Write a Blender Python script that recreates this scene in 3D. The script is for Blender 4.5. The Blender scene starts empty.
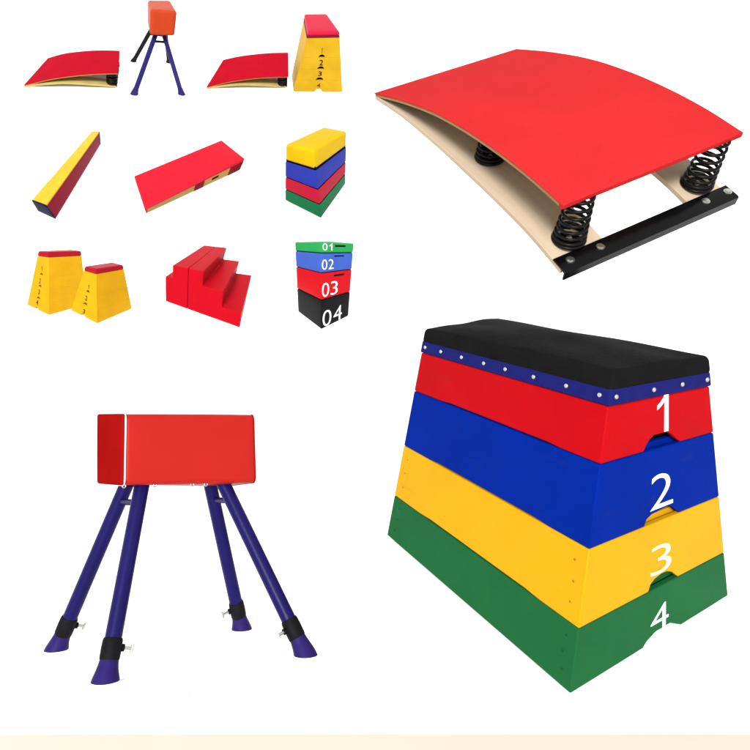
import bpy, bmesh, math, random
from mathutils import Vector, Matrix

random.seed(7)
scene = bpy.context.scene
COL = scene.collection

# ------------------------------------------------------------------ placement
# every object: orientation + origin seen from the camera's eye point, and the eight corners (metres, local) of its body
POSE = {
    'vault': {'R': [[0.84699, -0.53158, -0.00518], [-0.14508, -0.22176, -0.96425], [0.51142, 0.81746, -0.26495]], 't': [0.6359, 0.7522, 2.4739], 'cage': [[-0.4162, -0.5434, -0.0018], [0.4311, -0.5343, 0.0055], [-0.3742, 0.5023, 0.0001], [0.4046, 0.5288, 0.0], [-0.2038, -0.4224, 0.9184], [0.1847, -0.4719, 0.9195], [-0.2078, 0.4696, 0.8963], [0.1817, 0.4715, 0.8988]], 'k': 0.8941},
    'foam': {'R': [[0.523, -0.85034, 0.05831], [-0.61399, -0.42332, -0.6662], [0.59118, 0.31261, -0.74349]], 't': [-0.3769, -1.1804, 4.0439], 'cage': [[-0.1877, -0.16, -0.0186], [0.1653, -0.1105, 0.0346], [-0.162, 0.1388, -0.0165], [0.1691, 0.1566, 0.0], [-0.159, -0.0879, 0.4042], [0.1755, -0.104, 0.3924], [-0.1781, 0.1005, 0.3869], [0.1772, 0.0666, 0.3653]]},
    'plyo': {'R': [[0.75369, -0.65641, 0.03291], [-0.24323, -0.32509, -0.91387], [0.61057, 0.68076, -0.40468]], 't': [-0.3284, -0.3854, 3.995], 'cage': [[-0.1379, -0.1572, -0.0229], [0.1139, -0.1086, 0.0029], [-0.113, 0.1296, 0.0114], [0.135, 0.1405, 0.0], [-0.1135, -0.1254, 0.5079], [0.1195, -0.1444, 0.4765], [-0.1244, 0.1351, 0.462], [0.1209, 0.131, 0.4415]]},
    'v1': {'R': [[0.43209, -0.87992, 0.19759], [-0.25631, -0.32989, -0.90856], [0.86464, 0.34194, -0.36807]], 't': [-2.3838, -0.5261, 4.6771], 'cage': [[-0.1757, -0.1127, -0.0098], [0.1661, -0.0989, 0.0112], [-0.1762, 0.1123, -0.001], [0.1729, 0.11, 0.0], [-0.1296, -0.0515, 0.4361], [0.1368, -0.0577, 0.4209], [-0.1306, 0.0513, 0.414], [0.1363, 0.0472, 0.4037]]},
    'v2': {'R': [[0.41129, -0.88706, 0.2097], [-0.33397, -0.36071, -0.87083], [0.84812, 0.28813, -0.44461]], 't': [-1.7381, -0.415, 3.9669], 'cage': [[-0.1544, -0.1078, -0.0083], [0.1487, -0.0922, 0.0054], [-0.1553, 0.1043, 0.0027], [0.1546, 0.1021, 0.0], [-0.1003, -0.0413, 0.3123], [0.1044, -0.0494, 0.3001], [-0.1016, 0.0462, 0.3012], [0.104, 0.0381, 0.29]]},
    'v3': {'R': [[0.97251, -0.20995, 0.10073], [-0.10589, -0.78398, -0.61169], [0.2074, 0.58421, -0.78466]], 't': [-0.3801, -1.9074, 4.0468], 'cage': [[-0.1712, -0.137, 0.017], [0.143, -0.1415, 0.0129], [-0.1458, 0.1381, -0.0221], [0.1448, 0.1491, 0.0], [-0.0798, -0.121, 0.3677], [0.1063, -0.123, 0.3748], [-0.066, 0.1149, 0.3728], [0.0687, 0.1205, 0.374]]},
    'beam': {'R': [[0.96477, 0.16676, 0.20347], [0.25301, -0.80006, -0.54396], [0.07208, 0.57627, -0.81407]], 't': [-1.9254, -1.2541, 3.941], 'cage': [[-0.0457, -0.3536, 0.0056], [0.0606, -0.3632, -0.0126], [-0.0454, 0.3597, 0.0], [0.0322, 0.3638, 0.0131], [-0.0488, -0.3766, 0.1067], [0.035, -0.3809, 0.1002], [-0.0215, 0.3742, 0.0849], [0.0337, 0.3765, 0.1043]]},
    'bench': {'R': [[0.83251, -0.55159, 0.05181], [-0.48143, -0.76654, -0.42502], [0.27415, 0.32889, -0.9037]], 't': [-1.1822, -1.2495, 3.9357], 'cage': [[-0.3456, -0.1246, 0.0021], [0.3051, -0.1147, 0.0106], [-0.294, 0.1379, 0.0102], [0.3169, 0.1307, 0.0], [-0.3454, -0.1449, 0.0604], [0.3512, -0.1221, 0.0936], [-0.2935, 0.1176, 0.0732], [0.3053, 0.1201, 0.0657]]},
    'steps': {'R': [[0.97607, 0.06393, 0.20785], [0.2081, -0.55196, -0.80748], [0.0631, 0.83141, -0.55206]], 't': [-1.0416, -0.4947, 3.9768], 'cage': [[-0.2301, -0.2094, 0.0272], [0.2348, -0.2309, -0.0329], [-0.2241, 0.2168, -0.0037], [0.1822, 0.2245, 0.0257], [-0.236, -0.2187, 0.2821], [0.2307, -0.2121, 0.2853], [-0.1662, 0.2107, 0.2445], [0.2087, 0.2191, 0.2847]]},
    'b1': {'R': [[0.96535, -0.15749, 0.20807], [0.01179, -0.77022, -0.63767], [0.26068, 0.61802, -0.74168]], 't': [-1.8853, -1.9022, 3.9441], 'cage': [[-0.2847, -0.1773, -0.0233], [0.2503, -0.1437, 0.0244], [-0.1968, 0.1654, -0.007], [0.2324, 0.1557, 0.0042], [-0.255, -0.1723, 0.105], [0.2573, -0.1547, 0.1316], [-0.2364, 0.1642, 0.1176], [0.2328, 0.1627, 0.1227]]},
    'b2': {'R': [[0.99536, 0.00168, 0.09624], [0.05773, -0.81044, -0.58297], [0.07702, 0.58581, -0.80678]], 't': [-0.7832, -1.8932, 3.9421], 'cage': [[-0.2603, -0.1513, -0.0166], [0.2404, -0.1236, 0.0205], [-0.1952, 0.1458, 0.0039], [0.2214, 0.1311, -0.0067], [-0.2372, -0.1522, 0.0963], [0.2387, -0.142, 0.1085], [-0.221, 0.147, 0.1051], [0.2131, 0.1451, 0.1066]]},
    'thorse': {'R': [[0.92279, -0.33651, 0.18768], [-0.08306, -0.64937, -0.75592], [0.37625, 0.68197, -0.62718]], 't': [-1.3682, -2.175, 3.9527], 'cage': [[-0.0737, -0.1348, 0.0169], [0.0728, -0.1317, 0.0287], [-0.0643, 0.1411, 0.0135], [0.075, 0.1388, 0.0], [-0.0656, -0.14, 0.1616], [0.0891, -0.1393, 0.1689], [-0.0594, 0.1359, 0.1551], [0.0797, 0.1395, 0.1702]], 'feet': [[-0.195, -0.3632, -0.2681], [0.0938, -0.2914, -0.2681], [-0.1548, 0.313, -0.2681], [0.0844, 0.3724, -0.2681]], 'tops': [[-0.0362, -0.0556, 0.0], [0.0194, -0.0474, 0.0], [-0.0543, 0.0506, 0.0], [0.0361, 0.0424, 0.0]]},
    'horse': {'R': [[0.81799, -0.57515, -0.00969], [0.09469, 0.15124, -0.98395], [0.56738, 0.80395, 0.17817]], 't': [-0.5884, 0.3334, 1.8463], 'cage': [[-0.1902, -0.1284, 0.0048], [0.2011, -0.127, 0.011], [-0.1995, 0.126, 0.0129], [0.1995, 0.1262, 0.0], [-0.1974, -0.1249, 0.1941], [0.1908, -0.1232, 0.2167], [-0.2123, 0.1277, 0.2181], [0.1995, 0.1262, 0.2097]], 'feet': [[-0.2562, 0.2378, -0.464], [-0.208, -0.1695, -0.464], [0.2838, 0.1536, -0.464], [0.2971, -0.2579, -0.464]], 'tops': [[-0.1338, 0.0591, 0.0], [-0.1191, -0.0586, 0.0], [0.1239, 0.0576, 0.0], [0.125, -0.0568, 0.0]]},
    'board': {'R': [[0.87924, -0.47585, -0.0223], [-0.39445, -0.701, -0.59415], [0.2671, 0.5312, -0.80404]], 't': [0.86, -0.4158, 1.941], 'cage': [[-0.3423, 1.1731, 0.0], [-0.3423, 0.0, 0.0], [0.3423, 1.1731, 0.0], [0.3423, 0.0, 0.0], [-0.3423, 1.1731, 0.2323], [-0.3423, 0.0, 0.2323], [0.3423, 1.1731, 0.2323], [0.3423, 0.0, 0.2323]]},
}

CAM_H = 1.41
PITCH = math.radians(15.5)
CAM2W = Matrix(((1, 0, 0), (0, -math.sin(PITCH), math.cos(PITCH)), (0, -math.cos(PITCH), -math.sin(PITCH))))
EYE = Vector((0, 0, CAM_H))


class Frame:
    """local frame of a thing and the box (cage) its body fills"""
    def __init__(self, key):
        d = POSE[key]
        self.C = [Vector(c) for c in d['cage']]
        R = CAM2W @ Matrix(d['R'])
        self.M = Matrix.Translation(EYE + CAM2W @ Vector(d['t'])) @ R.to_4x4()
        self.k = d.get('k', 0)
        self.feet = [Vector(p) for p in d.get('feet', [])]
        self.tops = [Vector(p) for p in d.get('tops', [])]
        c = self.C
        self.X = ((c[1] - c[0]).length + (c[5] - c[4]).length) / 2
        self.Y = ((c[2] - c[0]).length + (c[6] - c[4]).length) / 2
        self.Z = ((c[4] - c[0]).length + (c[7] - c[3]).length) / 2

    def P(self, u, v, w):
        o = Vector((0, 0, 0))
        if self.k: w = w * self.k / .9141 if w <= .9141 else self.k + (w - .9141) * (1 - self.k) / (1 - .9141)
        for n, c in enumerate(self.C):
            o += c * ((u if n & 1 else 1 - u) * (v if n & 2 else 1 - v) * (w if n & 4 else 1 - w))
        return o


# ------------------------------------------------------------------ materials
def srgb(r, g, b):
    f = lambda c: c / 12.92 if c <= .04045 else ((c + .055) / 1.055) ** 2.4
    return (f(r / 255), f(g / 255), f(b / 255))


SPEC = .14
LIGHT = 2.25      # how bright a white surface renders; keeps the albedos physical


def mat(name, rgb, rough=.5, spec=.5, bump=.0, bscale=200., vary=.06, vscale=6., metal=0., stretch=(1, 1, 1), coat=0., div=LIGHT, scuff=0.):
    m = bpy.data.materials.new(name); m.use_nodes = True
    nt = m.node_tree; b = nt.nodes['Principled BSDF']
    c = [min(.88, x / div) for x in srgb(*rgb)]
    b.inputs['Roughness'].default_value = rough
    b.inputs['Specular IOR Level'].default_value = spec * SPEC
    b.inputs['Metallic'].default_value = metal
    b.inputs['Coat Weight'].default_value = coat
    tc = nt.nodes.new('ShaderNodeTexCoord'); mp = nt.nodes.new('ShaderNodeMapping')
    mp.inputs['Scale'].default_value = stretch
    nt.links.new(tc.outputs['Object'], mp.inputs['Vector'])
    n1 = nt.nodes.new('ShaderNodeTexNoise'); n1.inputs['Scale'].default_value = vscale; n1.inputs['Detail'].default_value = 5
    nt.links.new(mp.outputs['Vector'], n1.inputs['Vector'])
    mr = nt.nodes.new('ShaderNodeMapRange')
    mr.inputs['From Min'].default_value = .3; mr.inputs['From Max'].default_value = .7
    mr.inputs['To Min'].default_value = 1 - vary; mr.inputs['To Max'].default_value = 1 + vary
    nt.links.new(n1.outputs['Fac'], mr.inputs['Value'])
    mx = nt.nodes.new('ShaderNodeMix'); mx.data_type = 'RGBA'; mx.blend_type = 'MULTIPLY'
    mx.inputs['Factor'].default_value = 1
    mx.inputs['A'].default_value = (*c, 1)
    nt.links.new(mr.outputs['Result'], mx.inputs['B'])
    nt.links.new(mx.outputs['Result'], b.inputs['Base Color'])
    if scuff:
        n3 = nt.nodes.new('ShaderNodeTexNoise'); n3.inputs['Scale'].default_value = 9; n3.inputs['Detail'].default_value = 9; n3.inputs['Roughness'].default_value = .7
        m3 = nt.nodes.new('ShaderNodeMapping'); m3.inputs['Scale'].default_value = (1, .35, 2.2); m3.inputs['Rotation'].default_value = (.3, .2, .4)
        nt.links.new(tc.outputs['Object'], m3.inputs['Vector']); nt.links.new(m3.outputs['Vector'], n3.inputs['Vector'])
        r3 = nt.nodes.new('ShaderNodeMapRange'); r3.inputs['From Min'].default_value = .60; r3.inputs['From Max'].default_value = .78
        r3.inputs['To Min'].default_value = 0; r3.inputs['To Max'].default_value = scuff
        nt.links.new(n3.outputs['Fac'], r3.inputs['Value'])
        x3 = nt.nodes.new('ShaderNodeMix'); x3.data_type = 'RGBA'
        nt.links.new(r3.outputs['Result'], x3.inputs['Factor']); nt.links.new(mx.outputs['Result'], x3.inputs['A'])
        x3.inputs['B'].default_value = (*[min(.8, q * .45 + .012) for q in c], 1)
        nt.links.new(x3.outputs['Result'], b.inputs['Base Color'])
    if bump:
        n2 = nt.nodes.new('ShaderNodeTexNoise'); n2.inputs['Scale'].default_value = bscale; n2.inputs['Detail'].default_value = 3
        nt.links.new(mp.outputs['Vector'], n2.inputs['Vector'])
        bp = nt.nodes.new('ShaderNodeBump'); bp.inputs['Strength'].default_value = bump; bp.inputs['Distance'].default_value = .004
        nt.links.new(n2.outputs['Fac'], bp.inputs['Height']); nt.links.new(bp.outputs['Normal'], b.inputs['Normal'])
    return m


def ply_mat():
    m = mat('plywood_edge', (196, 158, 112), .6, .3, vary=.12, vscale=30)
    nt = m.node_tree; b = nt.nodes['Principled BSDF']
    return m


M = dict(
    v_red=mat('painted_red_wood', (208, 10, 22), .55, .2, .15, 60, .07, 5, scuff=.55),
    v_blue=mat('painted_blue_wood', (0, 42, 160), .6, .12, .15, 60, .08, 5, scuff=.55),
    v_yellow=mat('painted_yellow_wood', (252, 186, 22), .5, .3, .15, 60, .05, 5, scuff=.55),
    v_green=mat('painted_green_wood', (34, 112, 62), .55, .2, .15, 60, .08, 5, scuff=.55),
    v_black=mat('black_suede_pad', (27, 27, 28), .85, .2, .5, 90, .2, 9),
    v_navy=mat('navy_skirt_fabric', (30, 34, 116), .7, .3, .4, 300, .12, 20),
    dark=mat('unlit_inside_black', (16, 14, 14), .9, .1, vary=.1),  # near-black colour standing in for shade inside the boxes and gaps
    white=mat('white_number_paint', (250, 250, 248), .6, .2, vary=.02, div=1.0),
    cream_paint=mat('cream_number_paint', (252, 240, 200), .6, .2, vary=.03, div=1.6),
    steel=mat('zinc_plated_steel', (182, 182, 178), .32, .5, metal=1., vary=.05, div=1.),
    black_steel=mat('black_painted_steel', (10, 10, 11), .22, .7, .1, 40, .2, 12),
    spring=mat('black_spring_steel', (22, 20, 20), .32, .6, vary=.2, vscale=40),
    carpet=mat('red_carpet_top', (232, 52, 54), .9, .1, .6, 500, .04, 4, scuff=.12),
    edge=mat('plywood_edge', (190, 150, 104), .65, .2, .2, 40, .15, 10, stretch=(1, 1, 40)),
    ply=mat('birch_plywood', (226, 204, 176), .6, .3, .15, 30, .06, 4, stretch=(14, 1, 1)),
    h_red=mat('red_vinyl', (205, 40, 34), .42, .45, .2, 18, .06, 5, scuff=.2),
    h_dark=mat('shaded_red_vinyl', (176, 22, 22), .8, .0, .12, 25, .08, 5),  # red vinyl with the left end's shade painted in; right piping shares it
    piping=mat('white_piping', (240, 232, 228), .5, .4, vary=.03, div=1.05),
    purple=mat('purple_powder_coat', (32, 24, 98), .36, .55, .1, 120, .08, 12),
    foot_purple=mat('purple_foot_paint', (50, 36, 112), .5, .4, .1, 90, .1, 20),
    clamp=mat('black_rubber_sleeve', (28, 27, 30), .6, .3, .3, 90, .15, 20),
    orange=mat('orange_leatherette', (222, 78, 38), .5, .4, .2, 60, .06, 20),
    t_yellow=mat('amber_varnished_wood', (255, 192, 22), .5, .3, .15, 40, .08, 9),
    t_yellow2=mat('honey_varnished_wood', (246, 196, 40), .5, .3, .15, 40, .1, 9),
    t_pad=mat('crimson_pad_vinyl', (198, 18, 46), .45, .4, .15, 60, .06, 12),
    t_pink=mat('rose_red_pad_vinyl', (232, 32, 70), .45, .4, .15, 60, .06, 12),
    t_band=mat('plum_trim_fabric', (134, 40, 66), .7, .2, vary=.1),
    t_carpet=mat('crimson_carpet_top', (214, 14, 42), .85, .15, .4, 300, .06, 14),
    t_edge=mat('tan_board_edge', (224, 156, 84), .65, .2, vary=.1, vscale=20),
    t_base=mat('pale_varnished_board', (238, 214, 128), .55, .3, vary=.08, vscale=20),
    numeral_dark=mat('black_stencil_paint', (58, 34, 10), .6, .2, vary=.1),
    numeral_brown=mat('brown_stencil_paint', (168, 84, 20), .6, .2, vary=.1),
    b_yellow=mat('yellow_vinyl', (254, 214, 62), .45, .4, .15, 60, .06, 14),
    b_maroon=mat('maroon_vinyl', (164, 8, 52), .45, .4, .15, 60, .08, 14),
    b_navy=mat('navy_vinyl', (20, 22, 66), .45, .4, .15, 60, .1, 14),
    n_red=mat('bright_red_vinyl', (238, 34, 56), .4, .45, .15, 50, .04, 10),
    n_yellow=mat('cream_yellow_vinyl', (228, 192, 104), .5, .3, .1, 50, .08, 14),
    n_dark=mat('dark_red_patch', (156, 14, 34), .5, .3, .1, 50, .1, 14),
    f_yellow=mat('lemon_foam_vinyl', (255, 208, 14), .45, .4, .15, 50, .05, 10),
    f_blue=mat('royal_blue_foam_vinyl', (50, 66, 190), .45, .4, .15, 50, .07, 10),
    f_red=mat('raspberry_foam_vinyl', (214, 30, 62), .45, .4, .15, 50, .07, 10),
    f_green=mat('green_foam_vinyl', (24, 130, 80), .45, .4, .15, 50, .08, 10),
    s_red=mat('scarlet_foam_vinyl', (224, 4, 32), .5, .35, .2, 50, .05, 10),
    p_green=mat('mint_green_vinyl', (50, 186, 96), .4, .4, .12, 50, .06, 10),
    p_blue=mat('sky_blue_vinyl', (78, 116, 222), .4, .4, .12, 50, .06, 10),
    p_red=mat('red_block_vinyl', (240, 22, 36), .4, .4, .12, 50, .05, 10),
    p_black=mat('black_block_vinyl', (26, 26, 28), .4, .4, .2, 50, .12, 10),
    paper=mat('white_seamless_paper', (248, 248, 248), .9, .0, vary=.005, div=1.0),
    cream=mat('cream_paper', (255, 244, 226), .9, .0, vary=.004, div=2.1),
)


# ------------------------------------------------------------------ mesh tools
def link(name, verts, faces, m, parent=None, smooth=35, bevel=0., segs=2, label=None):
    me = bpy.data.meshes.new(name)
    me.from_pydata([tuple(v) for v in verts], [], faces)
    bm = bmesh.new(); bm.from_mesh(me)
    bmesh.ops.recalc_face_normals(bm, faces=bm.faces)
    bm.to_mesh(me); bm.free()
    me.materials.append(m)
    for p in me.polygons: p.use_smooth = True
    me.set_sharp_from_angle(angle=math.radians(smooth))
    o = bpy.data.objects.new(name, me); COL.objects.link(o)
    if parent is not None: o.parent = parent
    if bevel:
        b = o.modifiers.new('edge', 'BEVEL'); b.width = bevel; b.segments = segs; b.limit_method = 'ANGLE'
        b.angle_limit = math.radians(40); b.harden_normals = False
    if label: o['label'] = label
    return o


def thing(name, fr, label, cat, group=None, at=None):
    o = bpy.data.objects.new(name, None); COL.objects.link(o)
    o.empty_display_size = .1
    o.matrix_world = fr.M @ Matrix.Translation(at) if at is not None else fr.M
    o['label'] = label; o['category'] = cat
    if group: o['group'] = group
    return o


def structure(o):
    o['kind'] = 'structure'; return o


def ring(fr, side_notch, w0, w1, tu, tv, d=0.):
    """hollow four-walled frame between heights w0 and w1; side_notch[side] = outline points (s, w) of its lower edge"""
    out, inn = [], []
    order = [('v0', 0), ('u1', 0), ('v1', 1), ('u0', 1)]
    for side, rev in order:
        nt = list(side_notch.get(side, []))
        gap = (nt[0][0], nt[-1][0]) if nt else (2, 2)
        pts = [(0., w0)] + sorted(nt + [(k / 8, w0) for k in range(1, 8) if not gap[0] - .02 < k / 8 < gap[1] + .02], key=lambda q: q[0])
        if rev: pts = [(1., w0)] + list(reversed(pts[1:]))
        for s, w in pts:
            sv = d + s * (1 - 2 * d)
            si = min(max(sv, d + (tu if side[0] == 'v' else tv)), 1 - d - (tu if side[0] == 'v' else tv))
            if side == 'v0': a, b = (sv, d), (si, d + tv)
            elif side == 'v1': a, b = (sv, 1 - d), (si, 1 - d - tv)
            elif side == 'u0': a, b = (d, sv), (d + tu, si)
            else: a, b = (1 - d, sv), (1 - d - tu, si)
            out.append((a[0], a[1], w)); inn.append((b[0], b[1], w))
    n = len(out); V = []; F = []
    for k in range(n):
        a, b = out[k], inn[k]
        V += [fr.P(*a), fr.P(a[0], a[1], w1), fr.P(*b), fr.P(b[0], b[1], w1)]
    for k in range(n):
        i, j = 4 * k, 4 * ((k + 1) % n)
        F += [(i, j, j + 1, i + 1), (i + 2, i + 3, j + 3, j + 2), (i, i + 2, j + 2, j), (i + 1, j + 1, j + 3, i + 3)]
    return V, F


def gridbox(us, vs, ws, f):
    """closed box surface sampled on the given coordinate lists, mapped by f"""
    V, F, idx = [], [], {}
    def vid(i, j, k):
        if (i, j, k) not in idx:
            idx[(i, j, k)] = len(V); V.append(f(us[i], vs[j], ws[k]))
        return idx[(i, j, k)]
    nu, nv, nw = len(us) - 1, len(vs) - 1, len(ws) - 1
    for i in range(nu):
        for j in range(nv):
            for k in (0, nw): F.append((vid(i, j, k), vid(i + 1, j, k), vid(i + 1, j + 1, k), vid(i, j + 1, k)))
    for i in range(nu):
        for k in range(nw):
            for j in (0, nv): F.append((vid(i, j, k), vid(i + 1, j, k), vid(i + 1, j, k + 1), vid(i, j, k + 1)))
    for j in range(nv):
        for k in range(nw):
            for i in (0, nu): F.append((vid(i, j, k), vid(i, j + 1, k), vid(i, j + 1, k + 1), vid(i, j, k + 1)))
    return V, F


def rbox(fr, lo, hi, r, n=6, bulge=None, flatbottom=False):
    """rounded box between unit coordinates lo and hi, rounding radius r in metres"""
    dims = (fr.X, fr.Y, fr.Z); H = []; ax = []
    for a in range(3):
        h = (hi[a] - lo[a]) * dims[a] / 2; H.append(h)
        rr = min(r, h * .98)
        e = [0, .2, .45, .72, 1.]
        mid = [(-h + rr) + (2 * h - 2 * rr) * i / n for i in range(1, n)]
        ax.append([-h + rr * x for x in e] + mid + [h - rr * x for x in reversed(e)])
    def f(x, y, z):
        p = [x, y, z]; q = []
        for a in range(3):
            rr = min(r, H[a] * .98); q.append(min(max(p[a], -H[a] + rr), H[a] - rr))
        if flatbottom and z < 0: q[2] = p[2]
        dv = [(p[a] - q[a]) / min(r, H[a] * .98) for a in range(3)]
        l = math.sqrt(sum(x * x for x in dv))
        if l > 1e-9:
            m = max(abs(x) for x in dv)
            p = [q[a] + dv[a] / l * m * min(r, H[a] * .98) for a in range(3)]
        u = [lo[a] + (p[a] / (2 * H[a]) + .5) * (hi[a] - lo[a]) for a in range(3)]
        P = fr.P(*u)
        if bulge: P = P + bulge(u, [p[a] / H[a] for a in range(3)])
        return P
    return gridbox(ax[0], ax[1], ax[2], f)


def tube(path, rad, segs=12, closed=False, caps=True):
    """swept round tube; rad may be a list"""
    n = len(path); R = rad if isinstance(rad, (list, tuple)) else [rad] * n
    V, F = [], []
    prev = None
    for i in range(n):
        a = path[(i - 1) % n] if (closed or i > 0) else path[i]
        b = path[(i + 1) % n] if (closed or i < n - 1) else path[i]
        t = (b - a).normalized()
        if prev is None:
            x = t.orthogonal().normalized()
        else:
            x = (prev - t * prev.dot(t)).normalized()
        prev = x; y = t.cross(x)
        for k in range(segs):
            g = 2 * math.pi * k / segs
            V.append(path[i] + (x * math.cos(g) + y * math.sin(g)) * R[i])
    for i in range(n if closed else n - 1):
        for k in range(segs):
            a, b = i * segs, ((i + 1) % n) * segs
            F.append((a + k, a + (k + 1) % segs, b + (k + 1) % segs, b + k))
    if caps and not closed:
        F.append(tuple(range(segs))); F.append(tuple((n - 1) * segs + k for k in range(segs)))
    return V, F


def dome(c, nrm, r, h=.6, segs=14, rings=4):
    """low round head (stud, bolt, rivet) on a surface"""
    n = nrm.normalized(); x = n.orthogonal().normalized(); y = n.cross(x)
    V, F = [], []
    for i in range(rings):
        a = math.pi / 2 * i / rings
        for k in range(segs):
            g = 2 * math.pi * k / segs
            V.append(c + (x * math.cos(g) + y * math.sin(g)) * r * math.cos(a) + n * (r * h * math.sin(a)))
    V.append(c + n * r * h)
    for i in range(rings - 1):
        for k in range(segs):
            F.append((i * segs + k, i * segs + (k + 1) % segs, (i + 1) * segs + (k + 1) % segs, (i + 1) * segs + k))
    for k in range(segs): F.append(((rings - 1) * segs + k, (rings - 1) * segs + (k + 1) % segs, len(V) - 1))
    F.append(tuple(range(segs)))
    return V, F


def hexhead(c, nrm, r, h):
    n = nrm.normalized(); x = n.orthogonal().normalized(); y = n.cross(x); V = []
    for z in (-.001, h):
        for k in range(6):
            g = math.pi / 3 * k; V.append(c + (x * math.cos(g) + y * math.sin(g)) * r + n * z)
    return V, [tuple(range(6)), tuple(range(6, 12))] + [(k, (k + 1) % 6, 6 + (k + 1) % 6, 6 + k) for k in range(6)]


def join(*parts):
    V, F = [], []
    for v, f in parts:
        b = len(V); V += list(v); F += [tuple(b + i for i in q) for q in f]
    return V, F


GLYPH = {}
def glyph(ch, off=-.010):
    """outline mesh of a character, scaled to the unit square"""
    if ch == '1':
        return ([(.57, 0), (.79, 0), (.79, 1), (.63, 1), (.50, .87), (.32, .76), (.16, .70), (.16, .59), (.38, .67), (.57, .78)], [(0, 1, 2, 9), (9, 2, 3, 8), (8, 3, 4, 7), (7, 4, 5), (7, 5, 6)])
    if (ch, off) not in GLYPH:
        cu = bpy.data.curves.new('t', 'FONT'); cu.body = ch; cu.resolution_u = 6; cu.offset = off
        ob = bpy.data.objects.new('t', cu); COL.objects.link(ob)
        dg = bpy.context.evaluated_depsgraph_get(); dg.update()
        me = bpy.data.meshes.new_from_object(ob.evaluated_get(dg))
        vs = [v.co.copy() for v in me.vertices]; fs = [tuple(p.vertices) for p in me.polygons]
        bpy.data.objects.remove(ob); bpy.data.curves.remove(cu); bpy.data.meshes.remove(me)
        x0, x1 = min(v.x for v in vs), max(v.x for v in vs); y0, y1 = min(v.y for v in vs), max(v.y for v in vs)
        GLYPH[ch, off] = ([((v.x - x0) / (x1 - x0), (v.y - y0) / (y1 - y0)) for v in vs], fs)
    return GLYPH[ch, off]


def numeral(fr, ch, side, s0, s1, w0, w1, m, parent, lift=.0016, shear=0., off=-.010):
    vs, fs = glyph(ch, off); V = []
    for x, y in vs:
        s = s0 + (s1 - s0) * x + shear * (y - .5); w = w0 + (w1 - w0) * y
        V.append(fr.P(s, 0, w) if side == 'v0' else fr.P(0, 1 - s, w))
    a, b, c = V[0], V[1], V[2]
    if side == 'v0': n = (fr.P(1, 0, .5) - fr.P(0, 0, .5)).cross(fr.P(.5, 0, 1) - fr.P(.5, 0, 0)).normalized()
    else: n = (fr.P(0, 0, .5) - fr.P(0, 1, .5)).cross(fr.P(0, .5, 1) - fr.P(0, .5, 0)).normalized()
    V = [p + n * lift for p in V]
    me = bpy.data.meshes.new('numeral'); me.from_pydata([tuple(v) for v in V], [], fs); me.materials.append(m)
    o = bpy.data.objects.new('numeral', me); COL.objects.link(o); o.parent = parent
    so = o.modifiers.new('t', 'SOLIDIFY'); so.thickness = .001; so.offset = -1
    return o


def arch(c, hw, w0, h, n=8):
    return [(c - hw * math.cos(math.pi * i / n), w0 + h * math.sin(math.pi * i / n)) for i in range(n + 1)]


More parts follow.
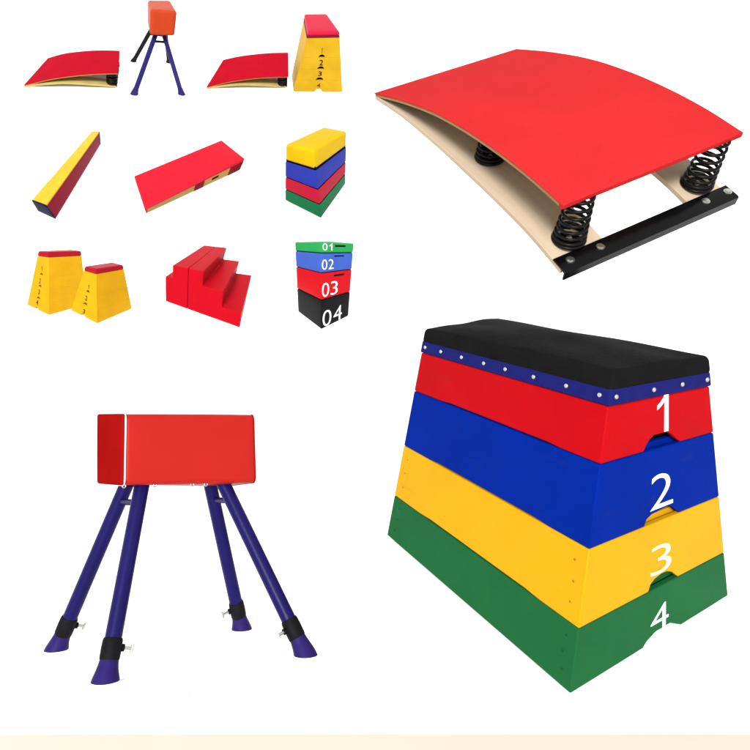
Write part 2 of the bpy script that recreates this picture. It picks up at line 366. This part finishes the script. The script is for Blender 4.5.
# ------------------------------------------------------------------ the big vaulting box
def big_vault():
    fr = Frame('vault')
    t = thing('vaulting_box', fr, 'large four layered vaulting box in red, blue, yellow and green under a black studded pad', 'vaulting box')
    b = [0, .209, .4627, .7319, .914]
    tu, tv = .03, .022
    notch = {   # lower edge of the numbered end, and of the long side
        1: [(.352, 0), (.375, .022), (.405, .037), (.44, .048), (.56, .048), (.60, .036), (.645, .014), (.681, 0)],
        2: [(.385, 0), (.40, .022), (.44, .034), (.56, .042), (.60, .034), (.66, 0)],
        3: [(.43, 0), (.445, .024), (.475, .038), (.52, .045), (.56, .044), (.60, .03), (.64, 0)],
        4: [(.41, 0), (.43, .016), (.487, .034), (.585, .034), (.655, 0)]}
    cols = {1: ('v_red', 'red layer numbered 1'), 2: ('v_blue', 'blue layer numbered 2'), 3: ('v_yellow', 'yellow layer numbered 3'), 4: ('v_green', 'green layer numbered 4')}
    nums = {1: (.432, .602, .785, .924), 2: (.425, .603, .512, .637), 3: (.44, .588, .262, .372), 4: (.452, .568, .036, .137)}
    for k in (1, 2, 3, 4):
        w0, w1 = b[4 - k], b[5 - k] - .0022
        nv = [(s, w0 + h) for s, h in notch[k]]
        ns = [(.16, w0), (.22, w0 + .004), (.74, w0 + .005), (.81, w0)] if k < 4 else []
        V, F = ring(fr, {'v0': nv, 'v1': nv, 'u0': ns, 'u1': ns}, w0, w1, tu, tv)
        la = link('box_layer', V, F, M[cols[k][0]], t, bevel=.004, label=cols[k][1])
        if k > 1:   # locating lip that rises inside the layer above
            V, F = ring(fr, {}, w1 - .06, w1 + .015, .02, .014, d=.028)
            link('locating_lip', V, F, M[cols[k][0]], la)
        n_out = (fr.P(0, .5, .4) - fr.P(1, .5, .4))
        for sv in ((.045, .955) if k > 2 else ()):
            for q in (.25, .52, .79):
                link('screw', *dome(fr.P(-.0006, sv + random.uniform(-.006, .006), w0 + (w1 - w0) * q), n_out, .0042, .22, 10, 3), M[cols[k][0] + '_dk'], la, smooth=80)
        numeral(fr, str(k), 'v0', *nums[k], M['white'] if k != 3 else M['cream_paint'], la)
    V, F = ring(fr, {}, .036, .90, .01, .01, d=.055)
    link('shade_liner', V, F, M['dark'], t)  # added black lining, paints the shade seen through the hand holes
    # navy skirt with studs, black pad on top
    sk = link('pad_skirt', *rbox(fr, (-.006, -.006, .914), (1.006, 1.006, .957), .006, 6), M['v_navy'], t)
    def bul(u, q):
        x, y, z = q
        k = max(0, z) * (1 - x * x) * (1 - y * y)
        sag = .004 * math.sin(9 * u[0] + 4 * u[1]) * math.sin(7 * u[1] - 3 * u[0]) * max(0, z)
        return Vector((0, 0, .022 * k + sag))
    link('padded_top', *rbox(fr, (-.010, -.008, .948), (1.016, 1.008, 1.004), .017, 18, bul), M['v_black'], t, smooth=60)
    pos = [('u0', s) for s in (.035, .172, .322, .467, .588, .724, .862, .975)] + [('v0', s) for s in (.049, .407, .696, .96)]
    nu = -(fr.P(1, .5, .93) - fr.P(0, .5, .93)); nv = -(fr.P(.5, 1, .93) - fr.P(.5, 0, .93))
    for side, s in pos:
        p = fr.P(-.006, s, .936) if side == 'u0' else fr.P(s, -.006, .936)
        link('stud', *dome(p, nu if side == 'u0' else nv, .0078, .7), M['steel'], sk, smooth=80)
    return fr


# ------------------------------------------------------------------ springboards
def lerp_tab(tab, x):
    # Catmull-Rom through the table
    n = len(tab)
    for i in range(n - 1):
        if x <= tab[i + 1][0] or i == n - 2:
            x0, y0 = tab[i]; x1, y1 = tab[i + 1]
            m0 = (tab[i + 1][1] - tab[i - 1][1]) / (tab[i + 1][0] - tab[i - 1][0]) if i > 0 else (y1 - y0) / (x1 - x0)
            m1 = (tab[i + 2][1] - tab[i][1]) / (tab[i + 2][0] - tab[i][0]) if i < n - 2 else (y1 - y0) / (x1 - x0)
            h = x1 - x0; q = (x - x0) / h
            return (2 * q**3 - 3 * q**2 + 1) * y0 + (q**3 - 2 * q**2 + q) * h * m0 + (-2 * q**3 + 3 * q**2) * y1 + (q**3 - q**2) * h * m1


def slab(fr, prof, th, u0, u1, v0, v1, n=28, off=0.):
    """board bent along its length: top face follows prof, th = thickness in w"""
    us = [u0 + (u1 - u0) * i / n for i in range(n + 1)]
    return gridbox(us, [v0, v0 + (v1 - v0) / 3, v0 + (v1 - v0) * 2 / 3, v1], [0, 1], lambda u, v, w: fr.P(u, v, lerp_tab(prof, u) + off - (1 - w) * th))


def coil(c, ax, rb, rt, h, turns, wire, n=26):
    ax = ax.normalized(); x = ax.orthogonal().normalized(); y = ax.cross(x); path = []
    N = int(turns * n)
    for i in range(N + 1):
        q = i / N; g = 2 * math.pi * turns * q
        z = min(max((q * turns - .8) / (turns - 1.6), 0), 1) ** 1.25
        z = z * (h - 2 * wire) + wire + (wire * 1.6 * min(q * turns, .8) if True else 0)
        r = rb + (rt - rb) * q
        path.append(c + (x * math.cos(g) + y * math.sin(g)) * r + ax * min(z, h - wire * .2))
    return tube(path, wire, 8)


def springboard(key, label, big):
    fr = Frame(key)
    t = thing('springboard', fr, label, 'springboard', 'red topped springboards')
    up = (fr.P(.9, .5, 1) - fr.P(.9, .5, 0)).normalized()
    if big:
        prof = [(0, .10), (.18, .425), (.365, .70), (.528, .86), (.674, .95), (.807, .99), (.924, .985)]
        base = [(0, .055), (.18, .19), (.376, .255), (.551, .27), (.708, .27), (.855, .235), (.985, .14)]
        end, cth, pth, bth = .924, .022, .05, .075
    else:
        prof = [(0, .13), (.25, .455), (.5, .69), (.75, .87), (1.0, .98)]
        base = [(0, .085), (.245, .23), (.437, .29), (.693, .25), (.985, .15)]
        end, cth, pth, bth = 1.0, .05, .05, .10
    m = (M['carpet'], M['edge'], M['ply']) if big else (M['t_carpet'], M['t_edge'], M['t_base'])
    bd = link('bent_board', *slab(fr, prof, pth, 0, end, 0, 1, off=-cth), m[1], t, bevel=.0015 if big else 0)
    top_ = slab(fr, prof, cth - .0008, -.003, end + .004, -.004, 1.004)
    wl = lerp_tab(prof, end)
    nose = gridbox([end + .001, end + .014], [-.004, .25, .5, .75, 1.004], [wl - cth - pth * (1.05 if big else .4), wl + .0005], fr.P)
    link('carpet_top', *join(top_, nose), m[0], bd, bevel=.004 if big else .0015, smooth=50)
    for v0, v1 in ((0, .275), (.785, 1.0)):
        link('base_strip', *slab(fr, base, bth, 0.002, .985, v0, v1), m[2], t, bevel=.0015 if big else 0)
    link('heel_block', *slab(fr, base, bth, 0.004, .10, .276, .784, n=6), m[2], t)
    s = fr.Y
    if big:
        spots = [(.917, .128), (.914, .90), (.54, .15), (.54, .87)]
        rb, rt, wire, turns = .049, .034, .0052, 8.5
    else:
        spots = [(.93, .10), (.93, .90), (.93, .35), (.93, .65)]
        rb, rt, wire, turns = .030, .026, .004, 5
        if key in ('b1', 'b2'): rb, rt, wire = fr.Y * .085, fr.Y * .08, fr.Y * .016
    for u, v in spots:
        c = fr.P(u, v, lerp_tab(base, u)); top = fr.P(u, v, lerp_tab(prof, u) - cth - pth)
        sp = link('coil_spring', *coil(c, top - c, rb, rt, (top - c).length, turns if u > .6 else turns - 1, wire), M['spring'], t, smooth=80)
        if big:
            link('spring_seat', *tube([c + up * .0005, c + up * .006], rb * .72, 20), M['black_steel'], sp)
            link('spring_bolt', *dome(c + up * .006, up, .011, .9), M['steel'], sp, smooth=80)
    # steel cross bar over the front ends of the base strips
    wt = lerp_tab(base, .97) + .006
    if big:
        prof_bar = [(.952, wt + .030), (.998, wt + .008), (1.004, wt - .008), (1.004, .028), (.999, .028), (.998, wt - .03), (.992, wt - .016), (.952, wt + .006)]
        v0, v1 = -.004, 1.028
    else:
        prof_bar = [(.965, .20), (.985, .19), (.99, .17), (.99, .04), (.985, .04), (.98, .15), (.965, .16)]
        v0, v1 = .0, 1.0
    n = len(prof_bar); V = [fr.P(u, v0, w) for u, w in prof_bar] + [fr.P(u, v1, w) for u, w in prof_bar]
    F = [tuple(range(n)), tuple(range(n, 2 * n))] + [(k, (k + 1) % n, n + (k + 1) % n, n + k) for k in range(n)]
    br = link('steel_bar', V, F, M['black_steel'], t, bevel=.0015)
    if big:
        for v in (.06, .228, .858, 1.0):
            c = fr.P(.975, v, wt + .021)
            h = link('bolt', *hexhead(c, up, .0095, .006), M['steel'], br)
            link('bolt_washer', *tube([c - up * .002, c + up * .0018], .0135, 18), M['steel'], h)
    return fr


# ------------------------------------------------------------------ vaulting bucks
def leg(t, top, foot, r, m_tube, m_sleeve, m_foot, floor_z, detail=True):
    ax = (foot - top); L = ax.length; d = ax.normalized()
    a = top + d * (.86 * L if detail else .90 * L)
    lg = link('leg', *tube([top - d * r * .6, top + d * L * .3, top + d * L * .6, a], r, 24), m_tube, t, smooth=60)
    if detail:
        s0, s1 = top + d * .80 * L, top + d * .905 * L
        link('clamp_sleeve', *tube([s0, s0 + d * .006, (s0 + s1) / 2, s1 - d * .003, s1], [r * 1.08, r * 1.17, r * 1.20, r * 1.18, r * 1.12], 24), m_sleeve, lg, smooth=60)
        f0 = s1 - d * .002
    else:
        f0 = a
    # flared foot whose flat sole lies on the supporting surface
    V, F = [], []; segs = 24; rings = 7
    x = d.orthogonal().normalized(); y = d.cross(x)
    bx = Vector((1, 0, 0)); by = Vector((0, 1, 0))
    sole = Vector((foot.x, foot.y, floor_z))
    for i in range(rings):
        q = i / (rings - 1); c = f0.lerp(sole, q)
        rr = r * (1.10 + .58 * q ** 1.6) if i < rings - 1 else r * 1.62
        if i == rings - 1: c = sole
        for k in range(segs):
            g = 2 * math.pi * k / segs
            off = (x * math.cos(g) + y * math.sin(g))
            flat = Vector((off.x, off.y, 0)); 
            if flat.length > 1e-6: flat = flat.normalized() * 1.0
            p = c + off * rr * (1 - q ** 3) + flat * rr * q ** 3
            if i == rings - 1: p.z = floor_z
            else: p.z = max(p.z, floor_z + .004 * (rings - 1 - i) / 2)
            V.append(p)
    for i in range(rings - 1):
        for k in range(segs):
            F.append((i * segs + k, i * segs + (k + 1) % segs, (i + 1) * segs + (k + 1) % segs, (i + 1) * segs + k))
    F.append(tuple(range(segs))); F.append(tuple((rings - 1) * segs + k for k in range(segs)))
    link('foot', V, F, m_foot, lg, smooth=60)
    return lg, d


def big_buck():
    fr = Frame('horse')
    t = thing('vaulting_buck', fr, 'large red leather vaulting buck with white piping on four splayed purple legs', 'vaulting buck', 'vaulting bucks')
    def pil(u, q):
        x, y, z = q
        return Vector((0, -.006 * (1 - x * x) * (1 - z * z) if y < -.9 else 0, .003 * (1 - x * x) * (1 - y * y) * (1 if z > 0 else -1)))
    body = link('upholstered_body', *rbox(fr, (.012, 0, 0), (1., 1, 1), .016, 12, pil), M['h_red'], t, smooth=60)
    link('end_panel', *rbox(fr, (-.002, -.004, -.004), (.024, 1.004, 1.004), .0095, 8, lambda u, q: Vector((-.004 * (1 - q[1]**2) * (1 - q[2]**2), 0, 0))), M['h_dark'], t, smooth=60, label='red end of the body with shade painted in')
    def loop(u, out):
        pts = []; r = .016; cv, cw = r / fr.Y, r / fr.Z; ev, ew = (r + out) / fr.Y, (r + out) / fr.Z
        for (a, b, a0) in ((1 - cv, 1 - cw, 0), (cv, 1 - cw, 90), (cv, cw, 180), (1 - cv, cw, 270)):
            for k in range(7):
                g = math.radians(a0 + 15 * k); pts.append(fr.P(u, a + ev * math.cos(g), b + ew * math.sin(g)))
        return pts
    link('piping', *tube(loop(.023, .0003), .0022, 8, True), M['piping'], t, smooth=80)
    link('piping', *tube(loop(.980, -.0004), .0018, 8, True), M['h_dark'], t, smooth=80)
    fz = fr.feet[0].z
    r = .0205
    ctr = sum(fr.feet, Vector()) / 4
    for top, foot in zip(fr.tops, fr.feet):
        lg, d = leg(t, top, foot, r, M['purple'], M['clamp'], M['foot_purple'], fz)
        # wing screw that locks the telescopic leg
        L = (foot - top).length; c = top + d * .845 * L
        side = Vector((ctr.x - foot.x, 0, .0)); side = (side - d * side.dot(d)).normalized()
        s = link('locking_screw', *tube([c + side * r * 1.1, c + side * (r + .027)], .0046, 10), M['steel'], lg)
        e = c + side * (r + .029)
        link('screw_handle', *tube([e - d * .011 + side * .001, e + d * .011], .0038, 8), M['steel'], s)
        sl = c + side * r * .9
        link('screw_boss', *tube([sl, sl + side * .012], .009, 10), M['clamp'], lg)
    # short spreader between each pair of legs, and the steel rings under the body
    for a, b in ((0, 1), (2, 3)):
        p = fr.tops[a].lerp(fr.feet[a], .09); q = fr.tops[b].lerp(fr.feet[b], .09)
        link('leg_spreader', *tube([p, q], .009, 12), M['purple'], t)
    for u, v in ((.03, .06), (.235, .05), (.50, .05), (.60, .05)):
        c = fr.P(u, v, 0) + Vector((0, 0, -.002)); pts = []
        for k in range(16):
            g = 2 * math.pi * k / 16; pts.append(c + Vector((math.cos(g) * .0045, 0, math.sin(g) * .0045)))
        link('ring_bolt', *tube(pts, .0018, 6, True), M['steel'], t, smooth=80)
    return fr


def small_buck():
    fr = Frame('thorse')
    t = thing('vaulting_buck', fr, 'tiny orange vaulting buck seen end-on with dark blue splayed legs', 'vaulting buck', 'vaulting bucks')
    link('upholstered_body', *rbox(fr, (0, 0, 0), (1, 1, 1), .016, 8), M['orange'], t, smooth=60)
    fz = fr.feet[0].z
    for i, (top, foot) in enumerate(zip(fr.tops, fr.feet)):
        m = M['purple_dark'] if i < 2 else M['clamp']
        leg(t, top, foot, .0145 if i < 2 else .0125, m, M['clamp'], m, fz, False)
    for a, b in ((0, 1), (2, 3)):
        p = fr.tops[a].lerp(fr.feet[a], .10); q = fr.tops[b].lerp(fr.feet[b], .10)
        link('leg_spreader', *tube([p, q], .007, 10), M['clamp'], t)
    return fr


# ------------------------------------------------------------------ small wooden vaulting boxes
def small_vault(key, label, group, cuts, padw, side, nc, hw, nh, nums, my, mp, mb=None, nm='numeral_dark', boss=False):
    fr = Frame(key)
    t = thing('vaulting_box', fr, label, 'vaulting box', group)
    b = [0] + cuts + [padw]
    for i in range(len(b) - 1):
        w0, w1 = b[i], b[i + 1] - .0004
        c = nc[i]
        if c is None: nt = []
        else:
            c_ = c
            nt = arch(c_, hw, w0, nh, 8) if not (boss and i == 0) else [(c - hw, w0), (c - hw * .5, w0 + .05), (c + hw * .5, w0 + .05), (c + hw, w0)]
        V, F = ring(fr, {side: nt}, w0, w1, .05, .05)
        la = link('box_layer', V, F, my, t, bevel=.0007)
        ch, s0, s1, a, z = nums[i]
        if ch: numeral(fr, ch, side, s0, s1, a, z, M['numeral_brown'] if (boss and i == 0) else M[nm], la, .001, off=.012)
    V, F = ring(fr, {}, .02, padw - .02, .03, .03, d=.11)
    link('shade_liner', V, F, M['dark'], t)  # black sheet added behind the hand holes as painted shade
    if mb:
        link('pad_trim', *rbox(fr, (-.008, -.008, padw), (1.008, 1.008, padw + (1 - padw) * .3), .003, 4), mb, t)
    link('padded_top', *rbox(fr, (-.012, -.012, padw + ((1 - padw) * .28 if mb else 0)), (1.012, 1.012, 1.0), .012, 6), mp, t, smooth=60)
    return fr


# ------------------------------------------------------------------ soft shapes
def foam_vault():
    fr = Frame('foam')
    t = thing('soft_vaulting_box', fr, 'small soft vaulting box in yellow, blue, red and green layers without numbers', 'vaulting box', 'vaulting boxes')
    b = [0, .2056, .4331, .715, 1.0]; g = .007
    for i, (m, lb) in enumerate((('f_green', 'green layer'), ('f_red', 'red layer'), ('f_blue', 'blue layer'), ('f_yellow', 'yellow rounded top layer'))):
        w0, w1 = b[i] + (g if i else 0), b[i + 1] - (g if i < 3 else 0)
        o = .0 if i < 3 else .004
        link('foam_layer', *rbox(fr, (-o, -o, w0), (1 + o, 1 + o, w1), .006 if i < 3 else .02, 8), M[m], t, smooth=60, label=lb)
    link('dark_gap_core', *rbox(fr, (.012, .012, .02), (.988, .988, .80), .004, 3), M['dark'], t)  # black inset box added to darken the gaps between layers
    return fr


def plyo_boxes():
    fr = Frame('plyo')
    b = [0, .3431, .653, .8757, 1.0]
    spec = [('black soft plyometric box marked 04 at the bottom of its stack', 'p_black', '04', (.045, .73, .014, .205), None),
            ('red soft plyometric box marked 03 lying on the black one', 'p_red', '03', (.022, .54, .372, .535), (.40, .745, .590, .617)),
            ('light blue soft plyometric box marked 02 under the green one', 'p_blue', '02', (.02, .385, .688, .803), (.39, .715, .828, .848)),
            ('thin green soft plyometric box marked 01 topping its stack', 'p_green', '01', (.04, .36, .905, .985), (.41, .745, .945, .972))]
    for i, (lb, m, txt, box, slot) in enumerate(spec):
        base = fr.P(.5, .5, b[i])
        t = thing('plyometric_box', fr, lb, 'plyometric box', 'stacked plyometric boxes', at=base)
        w0, w1 = b[i] + (.004 if i else 0), b[i + 1] - .004
        def sh(vf): return [p - base for p in vf[0]], vf[1]
        body = link('box_body', *sh(rbox(fr, (0, 0, w0), (1, 1, w1), .007, 6)), M[m], t, smooth=60)
        if i < 3: link('gap_shade_strip', *sh(rbox(fr, (.02, .02, w1 - .006), (.98, .98, b[i + 1] + .0038), .002, 3)), M['dark'], t)  # dark strip added to paint shade into the gap under the next box
        s0, s1, a, z = box; mid = (s0 + s1) / 2; gp = (s1 - s0) * .06
        for ch, x0, x1 in ((txt[0], s0, mid - gp), (txt[1], mid + gp, s1)):
            n = numeral(fr, ch, 'v0', x0, x1, a, z, M['white'], body, .0012)
            for v in n.data.vertices: v.co -= base
        if slot:
            s0, s1, a, z = slot
            link('grip_slot', *sh(rbox(fr, (s0, -.004, a), (s1, .02, z), .004, 4)), M['dark'], t, smooth=60)
    return fr


def extrude_profile(fr, prof, v0, v1):
    n = len(prof)
    V = [fr.P(u, v0, w) for u, w in prof] + [fr.P(u, v1, w) for u, w in prof]
    F = [tuple(range(n)), tuple(range(n, 2 * n))] + [(k, (k + 1) % n, n + (k + 1) % n, n + k) for k in range(n)]
    return V, F


def foam_steps():
    fr = Frame('steps')
    a = [.0935, .481, .746, 1.0]; h1, h2 = .308, .664; us = .292
    base = fr.P(.14, .5, 0)
    t = thing('foam_step_block', fr, 'red soft play block with a low ledge on the left of the foam stairs', 'foam block', 'red soft play blocks', at=base)
    V, F = extrude_profile(fr, [(0, 0), (us - .0015, 0), (us - .0015, .998), (a[0], .998), (a[0], h2), (0, h2)], 0, 1)
    link('block_body', [p - base for p in V], F, M['s_red'], t, bevel=.004, segs=3)
    base = fr.P(.64, .5, 0)
    t2 = thing('foam_stairs', fr, 'red soft play stairs with three treads going down to the right', 'foam stairs', 'red soft play blocks', at=base)
    V, F = extrude_profile(fr, [(us + .0015, 0), (1, 0), (1, h1), (a[2], h1), (a[2], h2), (a[1], h2), (a[1], 1), (us + .0015, 1)], 0, 1)
    link('block_body', [p - base for p in V], F, M['s_red'], t2, bevel=.004, segs=3)
    return fr


def beam():
    fr = Frame('beam')
    t = thing('balance_beam', fr, 'long low foam balance beam, yellow on top with a maroon side', 'balance beam')
    link('beam_body', *rbox(fr, (0, .012, 0), (1, .988, .93), .003, 3), M['b_maroon'], t)
    link('top_cover', *rbox(fr, (-.01, .012, .90), (.985, .992, 1.0), .003, 3), M['b_yellow'], t, label='yellow top cover')
    link('end_cap', *rbox(fr, (-.012, 0, -.012), (1.006, .013, .985), .003, 3), M['b_navy'], t, label='dark blue end')
    link('end_cap', *rbox(fr, (-.012, .987, -.012), (1.006, 1, .985), .003, 3), M['b_navy'], t, label='dark blue end')
    return fr


def mat_box():
    fr = Frame('bench')
    t = thing('padded_platform', fr, 'flat red padded platform with cream yellow side and a dark hand slot', 'gym platform')
    link('platform_body', *rbox(fr, (.012, .006, 0), (.994, .994, .82), .004, 4), M['n_yellow'], t)
    link('padded_top', *rbox(fr, (0, 0, .72), (1, 1, 1), .007, 8), M['n_red'], t, smooth=60)
    link('end_cover', *rbox(fr, (-.002, .0, .0), (.02, 1, .8), .004, 4), M['n_red'], t)
    for s0, s1 in ((.495, .595), (.86, .985)):
        link('corner_patch', *rbox(fr, (s0, -.004, .01), (s1, .10, .80), .003, 3), M['n_dark'], t)
    link('end_cover', *rbox(fr, (.985, .0, .0), (1.0, 1, .8), .004, 4), M['n_dark'], t)
    link('hand_slot', *rbox(fr, (.675, -.003, .38), (.745, .05, .58), .003, 4), M['dark'], t)
    return fr


# ------------------------------------------------------------------ setting
WALL_Y = 5.2
def backdrop():
    prof = [(1.37, 0.)] + [(1.37 + .4 * i, 0) for i in range(1, 8)]
    # seamless paper: floor sweeping up into the wall
    R = .8; y0 = WALL_Y - R
    prof = [(-3., 0.), (1.0, 0.), (2.6, 0.), (y0, 0.)] + [(y0 + R * math.sin(math.radians(a)), R - R * math.cos(math.radians(a))) for a in range(9, 91, 9)] + [(WALL_Y, 4.6)]
    V, F = [], []
    for y, z in prof: V += [(-7, y, z), (7, y, z)]
    for i in range(len(prof) - 1): F.append((2 * i, 2 * i + 1, 2 * i + 3, 2 * i + 2))
    structure(link('floor', V, F, M['paper']))
    ang = PITCH + math.atan((735 - 375) / 620.)
    yf = (CAM_H - .004) / math.tan(ang)
    V, F = gridbox([-4, 4], [-1.0, yf], [.0012, .004], lambda u, v, w: Vector((u, v, w)))
    structure(link('floor_strip', V, F, M['cream']))


def shelf(fr, quad, arm_to='wall', th=.010, name='shelf', back=None):
    """white support under a tilted thing: a thin plate along its base and an arm to the wall or a post to the floor"""
    V = [p + Vector((0, 0, -.0012)) for p in quad] + [p + Vector((0, 0, -.0012 - th)) for p in quad]
    n = len(quad)
    F = [tuple(range(n)), tuple(range(n, 2 * n))] + [(k, (k + 1) % n, n + (k + 1) % n, n + k) for k in range(n)]
    V = [fr.M @ p for p in V]
    c = sum(V[n:], Vector()) / n if back is None else fr.M @ back
    e = Vector((c.x, WALL_Y + .02, c.z)) if arm_to == 'wall' else Vector((c.x, c.y, -.02))
    structure(link(name, *join((V, F), tube([c, e], .016, 14)), M['paper']))


def quad_of(fr, k=.94):
    q = [fr.C[i].copy() for i in (0, 1, 3, 2)]
    for p in q: p.z = min(0, p.z) if False else p.z
    c = sum(q, Vector()) / 4
    return [c + (p - c) * k for p in q]


# ------------------------------------------------------------------ build
M['purple_dark'] = mat('indigo_powder_coat', (50, 44, 118), .35, .5, .1, 120, .1, 12)
for k_, c_ in (('v_red', (150, 10, 18)), ('v_blue', (0, 30, 120)), ('v_yellow', (196, 138, 20)), ('v_green', (26, 84, 46))):
    M[k_ + '_dk'] = mat('painted_over_screw', c_, .5, .4, vary=.1)
backdrop()
vf = big_vault()
V, F = extrude_profile(vf, [(.412, 0), (.4315, .0150), (.488, .0328), (.584, .0328), (.653, 0)], .003, .05)
structure(link('floor_block', [vf.M @ p for p in V], F, M['paper']))

bf = springboard('board', 'large red springboard on black coil springs, shown close up with its steel bar', True)
f1 = springboard('b1', 'small crimson springboard on the left of the orange buck', False)
f2 = springboard('b2', 'small crimson springboard beside the tall yellow box with rose top', False)
hf = big_buck(); tf = small_buck()
v1 = small_vault('v1', 'taller yellow box of the red topped pair, numbered 1 to 4 on its end', 'vaulting boxes',
                 [.19, .40, .605], .911, 'u0', [.565, .53, .52, .50], .085, .035,
                 [('4', .39, .48, .075, .165), ('3', .43, .51, .265, .35), ('2', .42, .50, .455, .54), ('1', .46, .53, .665, .75)],
                 M['t_yellow'], M['t_pad'])
v2 = small_vault('v2', 'shorter yellow box of the red topped pair, flared wide at its base', 'vaulting boxes',
                 [.245, .505], .901, 'u0', [.545, .515, .47], .095, .045,
                 [('3', .43, .52, .06, .15), ('2', .45, .54, .335, .43), ('1', .49, .58, .575, .66)],
                 M['t_yellow'], M['t_pad'])
v3 = small_vault('v3', 'narrow yellow box with rose red top at the end of the top row', 'vaulting boxes',
                 [.20, .39, .587], .906, 'v0', [.505, .508, .51, .51], .085, .05,
                 [('4', .455, .54, .075, .145), ('3', .465, .545, .275, .355), ('2', .465, .555, .455, .55), ('1', .48, .515, .652, .75)],
                 M['t_yellow2'], M['t_pink'], M['t_band'], boss=True)
ff = foam_vault(); pf = plyo_boxes(); sf = foam_steps(); bm_ = beam(); nf = mat_box()
for fr in (f1, f2, v1, v2, v3, ff, pf, sf, bm_, nf): shelf(fr, quad_of(fr))
# the buck stands on a white plate on a post, the big springboard on two white rails
def feet_stand(fr, r, arm_to, rod):
    parts = []; c = sum(fr.feet, Vector()) / 4 + Vector((0, 0, -.03))
    for p in fr.feet:
        parts.append(tube([p + Vector((0, 0, -.0012)), p + Vector((0, 0, -.014))], r, 24))
        parts.append(tube([p + Vector((0, 0, -.014)), c], rod, 10))
    V, F = join(*parts); V = [fr.M @ p for p in V]; c = fr.M @ c
    e = Vector((c.x, WALL_Y + .02, c.z)) if arm_to == 'wall' else Vector((c.x, c.y, -.02))
    structure(link('shelf', *join((V, F), tube([c, e], rod * 1.6, 14)), M['paper']))
feet_stand(hf, .030, 'floor', .007)
feet_stand(tf, .016, 'wall', .005)
shelf(bf, [bf.P(u, v, -.035) for u, v in ((.03, .30), (.09, .30), (.09, .70), (.03, .70))], 'wall')

# boss under the narrow box's open hand hole
V, F = extrude_profile(v3, [(.43, 0), (.47, .045), (.545, .045), (.585, 0)], .002, .05)
structure(link('shelf_block', [v3.M @ p for p in V], F, M['paper']))

# ------------------------------------------------------------------ light
w = bpy.data.worlds.new('World'); scene.world = w; w.use_nodes = True
w.node_tree.nodes['Background'].inputs['Color'].default_value = (1, 1, 1, 1)
w.node_tree.nodes['Background'].inputs['Strength'].default_value = 1.25


def area(name, loc, target, size, power):
    l = bpy.data.lights.new(name, 'AREA'); l.shape = 'RECTANGLE'; l.size = size[0]; l.size_y = size[1]; l.energy = power
    l.color = (1, .99, .975)
    o = bpy.data.objects.new(name, l); COL.objects.link(o); o.location = loc
    o.rotation_euler = (Vector(target) - Vector(loc)).to_track_quat('-Z', 'Y').to_euler()
    return o


area('softbox', (-1.0, -9.0, 6.0), (.0, 3.0, 1.0), (4, 3), 2900)

# ------------------------------------------------------------------ camera
cd = bpy.data.cameras.new('camera'); cd.sensor_width = 36; cd.lens = 620 / 750 * 36; cd.clip_end = 200; cd.clip_start = .02
cam = bpy.data.objects.new('camera', cd); COL.objects.link(cam)
cam.location = EYE; cam.rotation_euler = (math.pi / 2 - PITCH, 0, 0)
scene.camera = cam
vs = scene.view_settings; vs.view_transform = 'Standard'; vs.look = 'None'; vs.exposure = 0; vs.gamma = 1
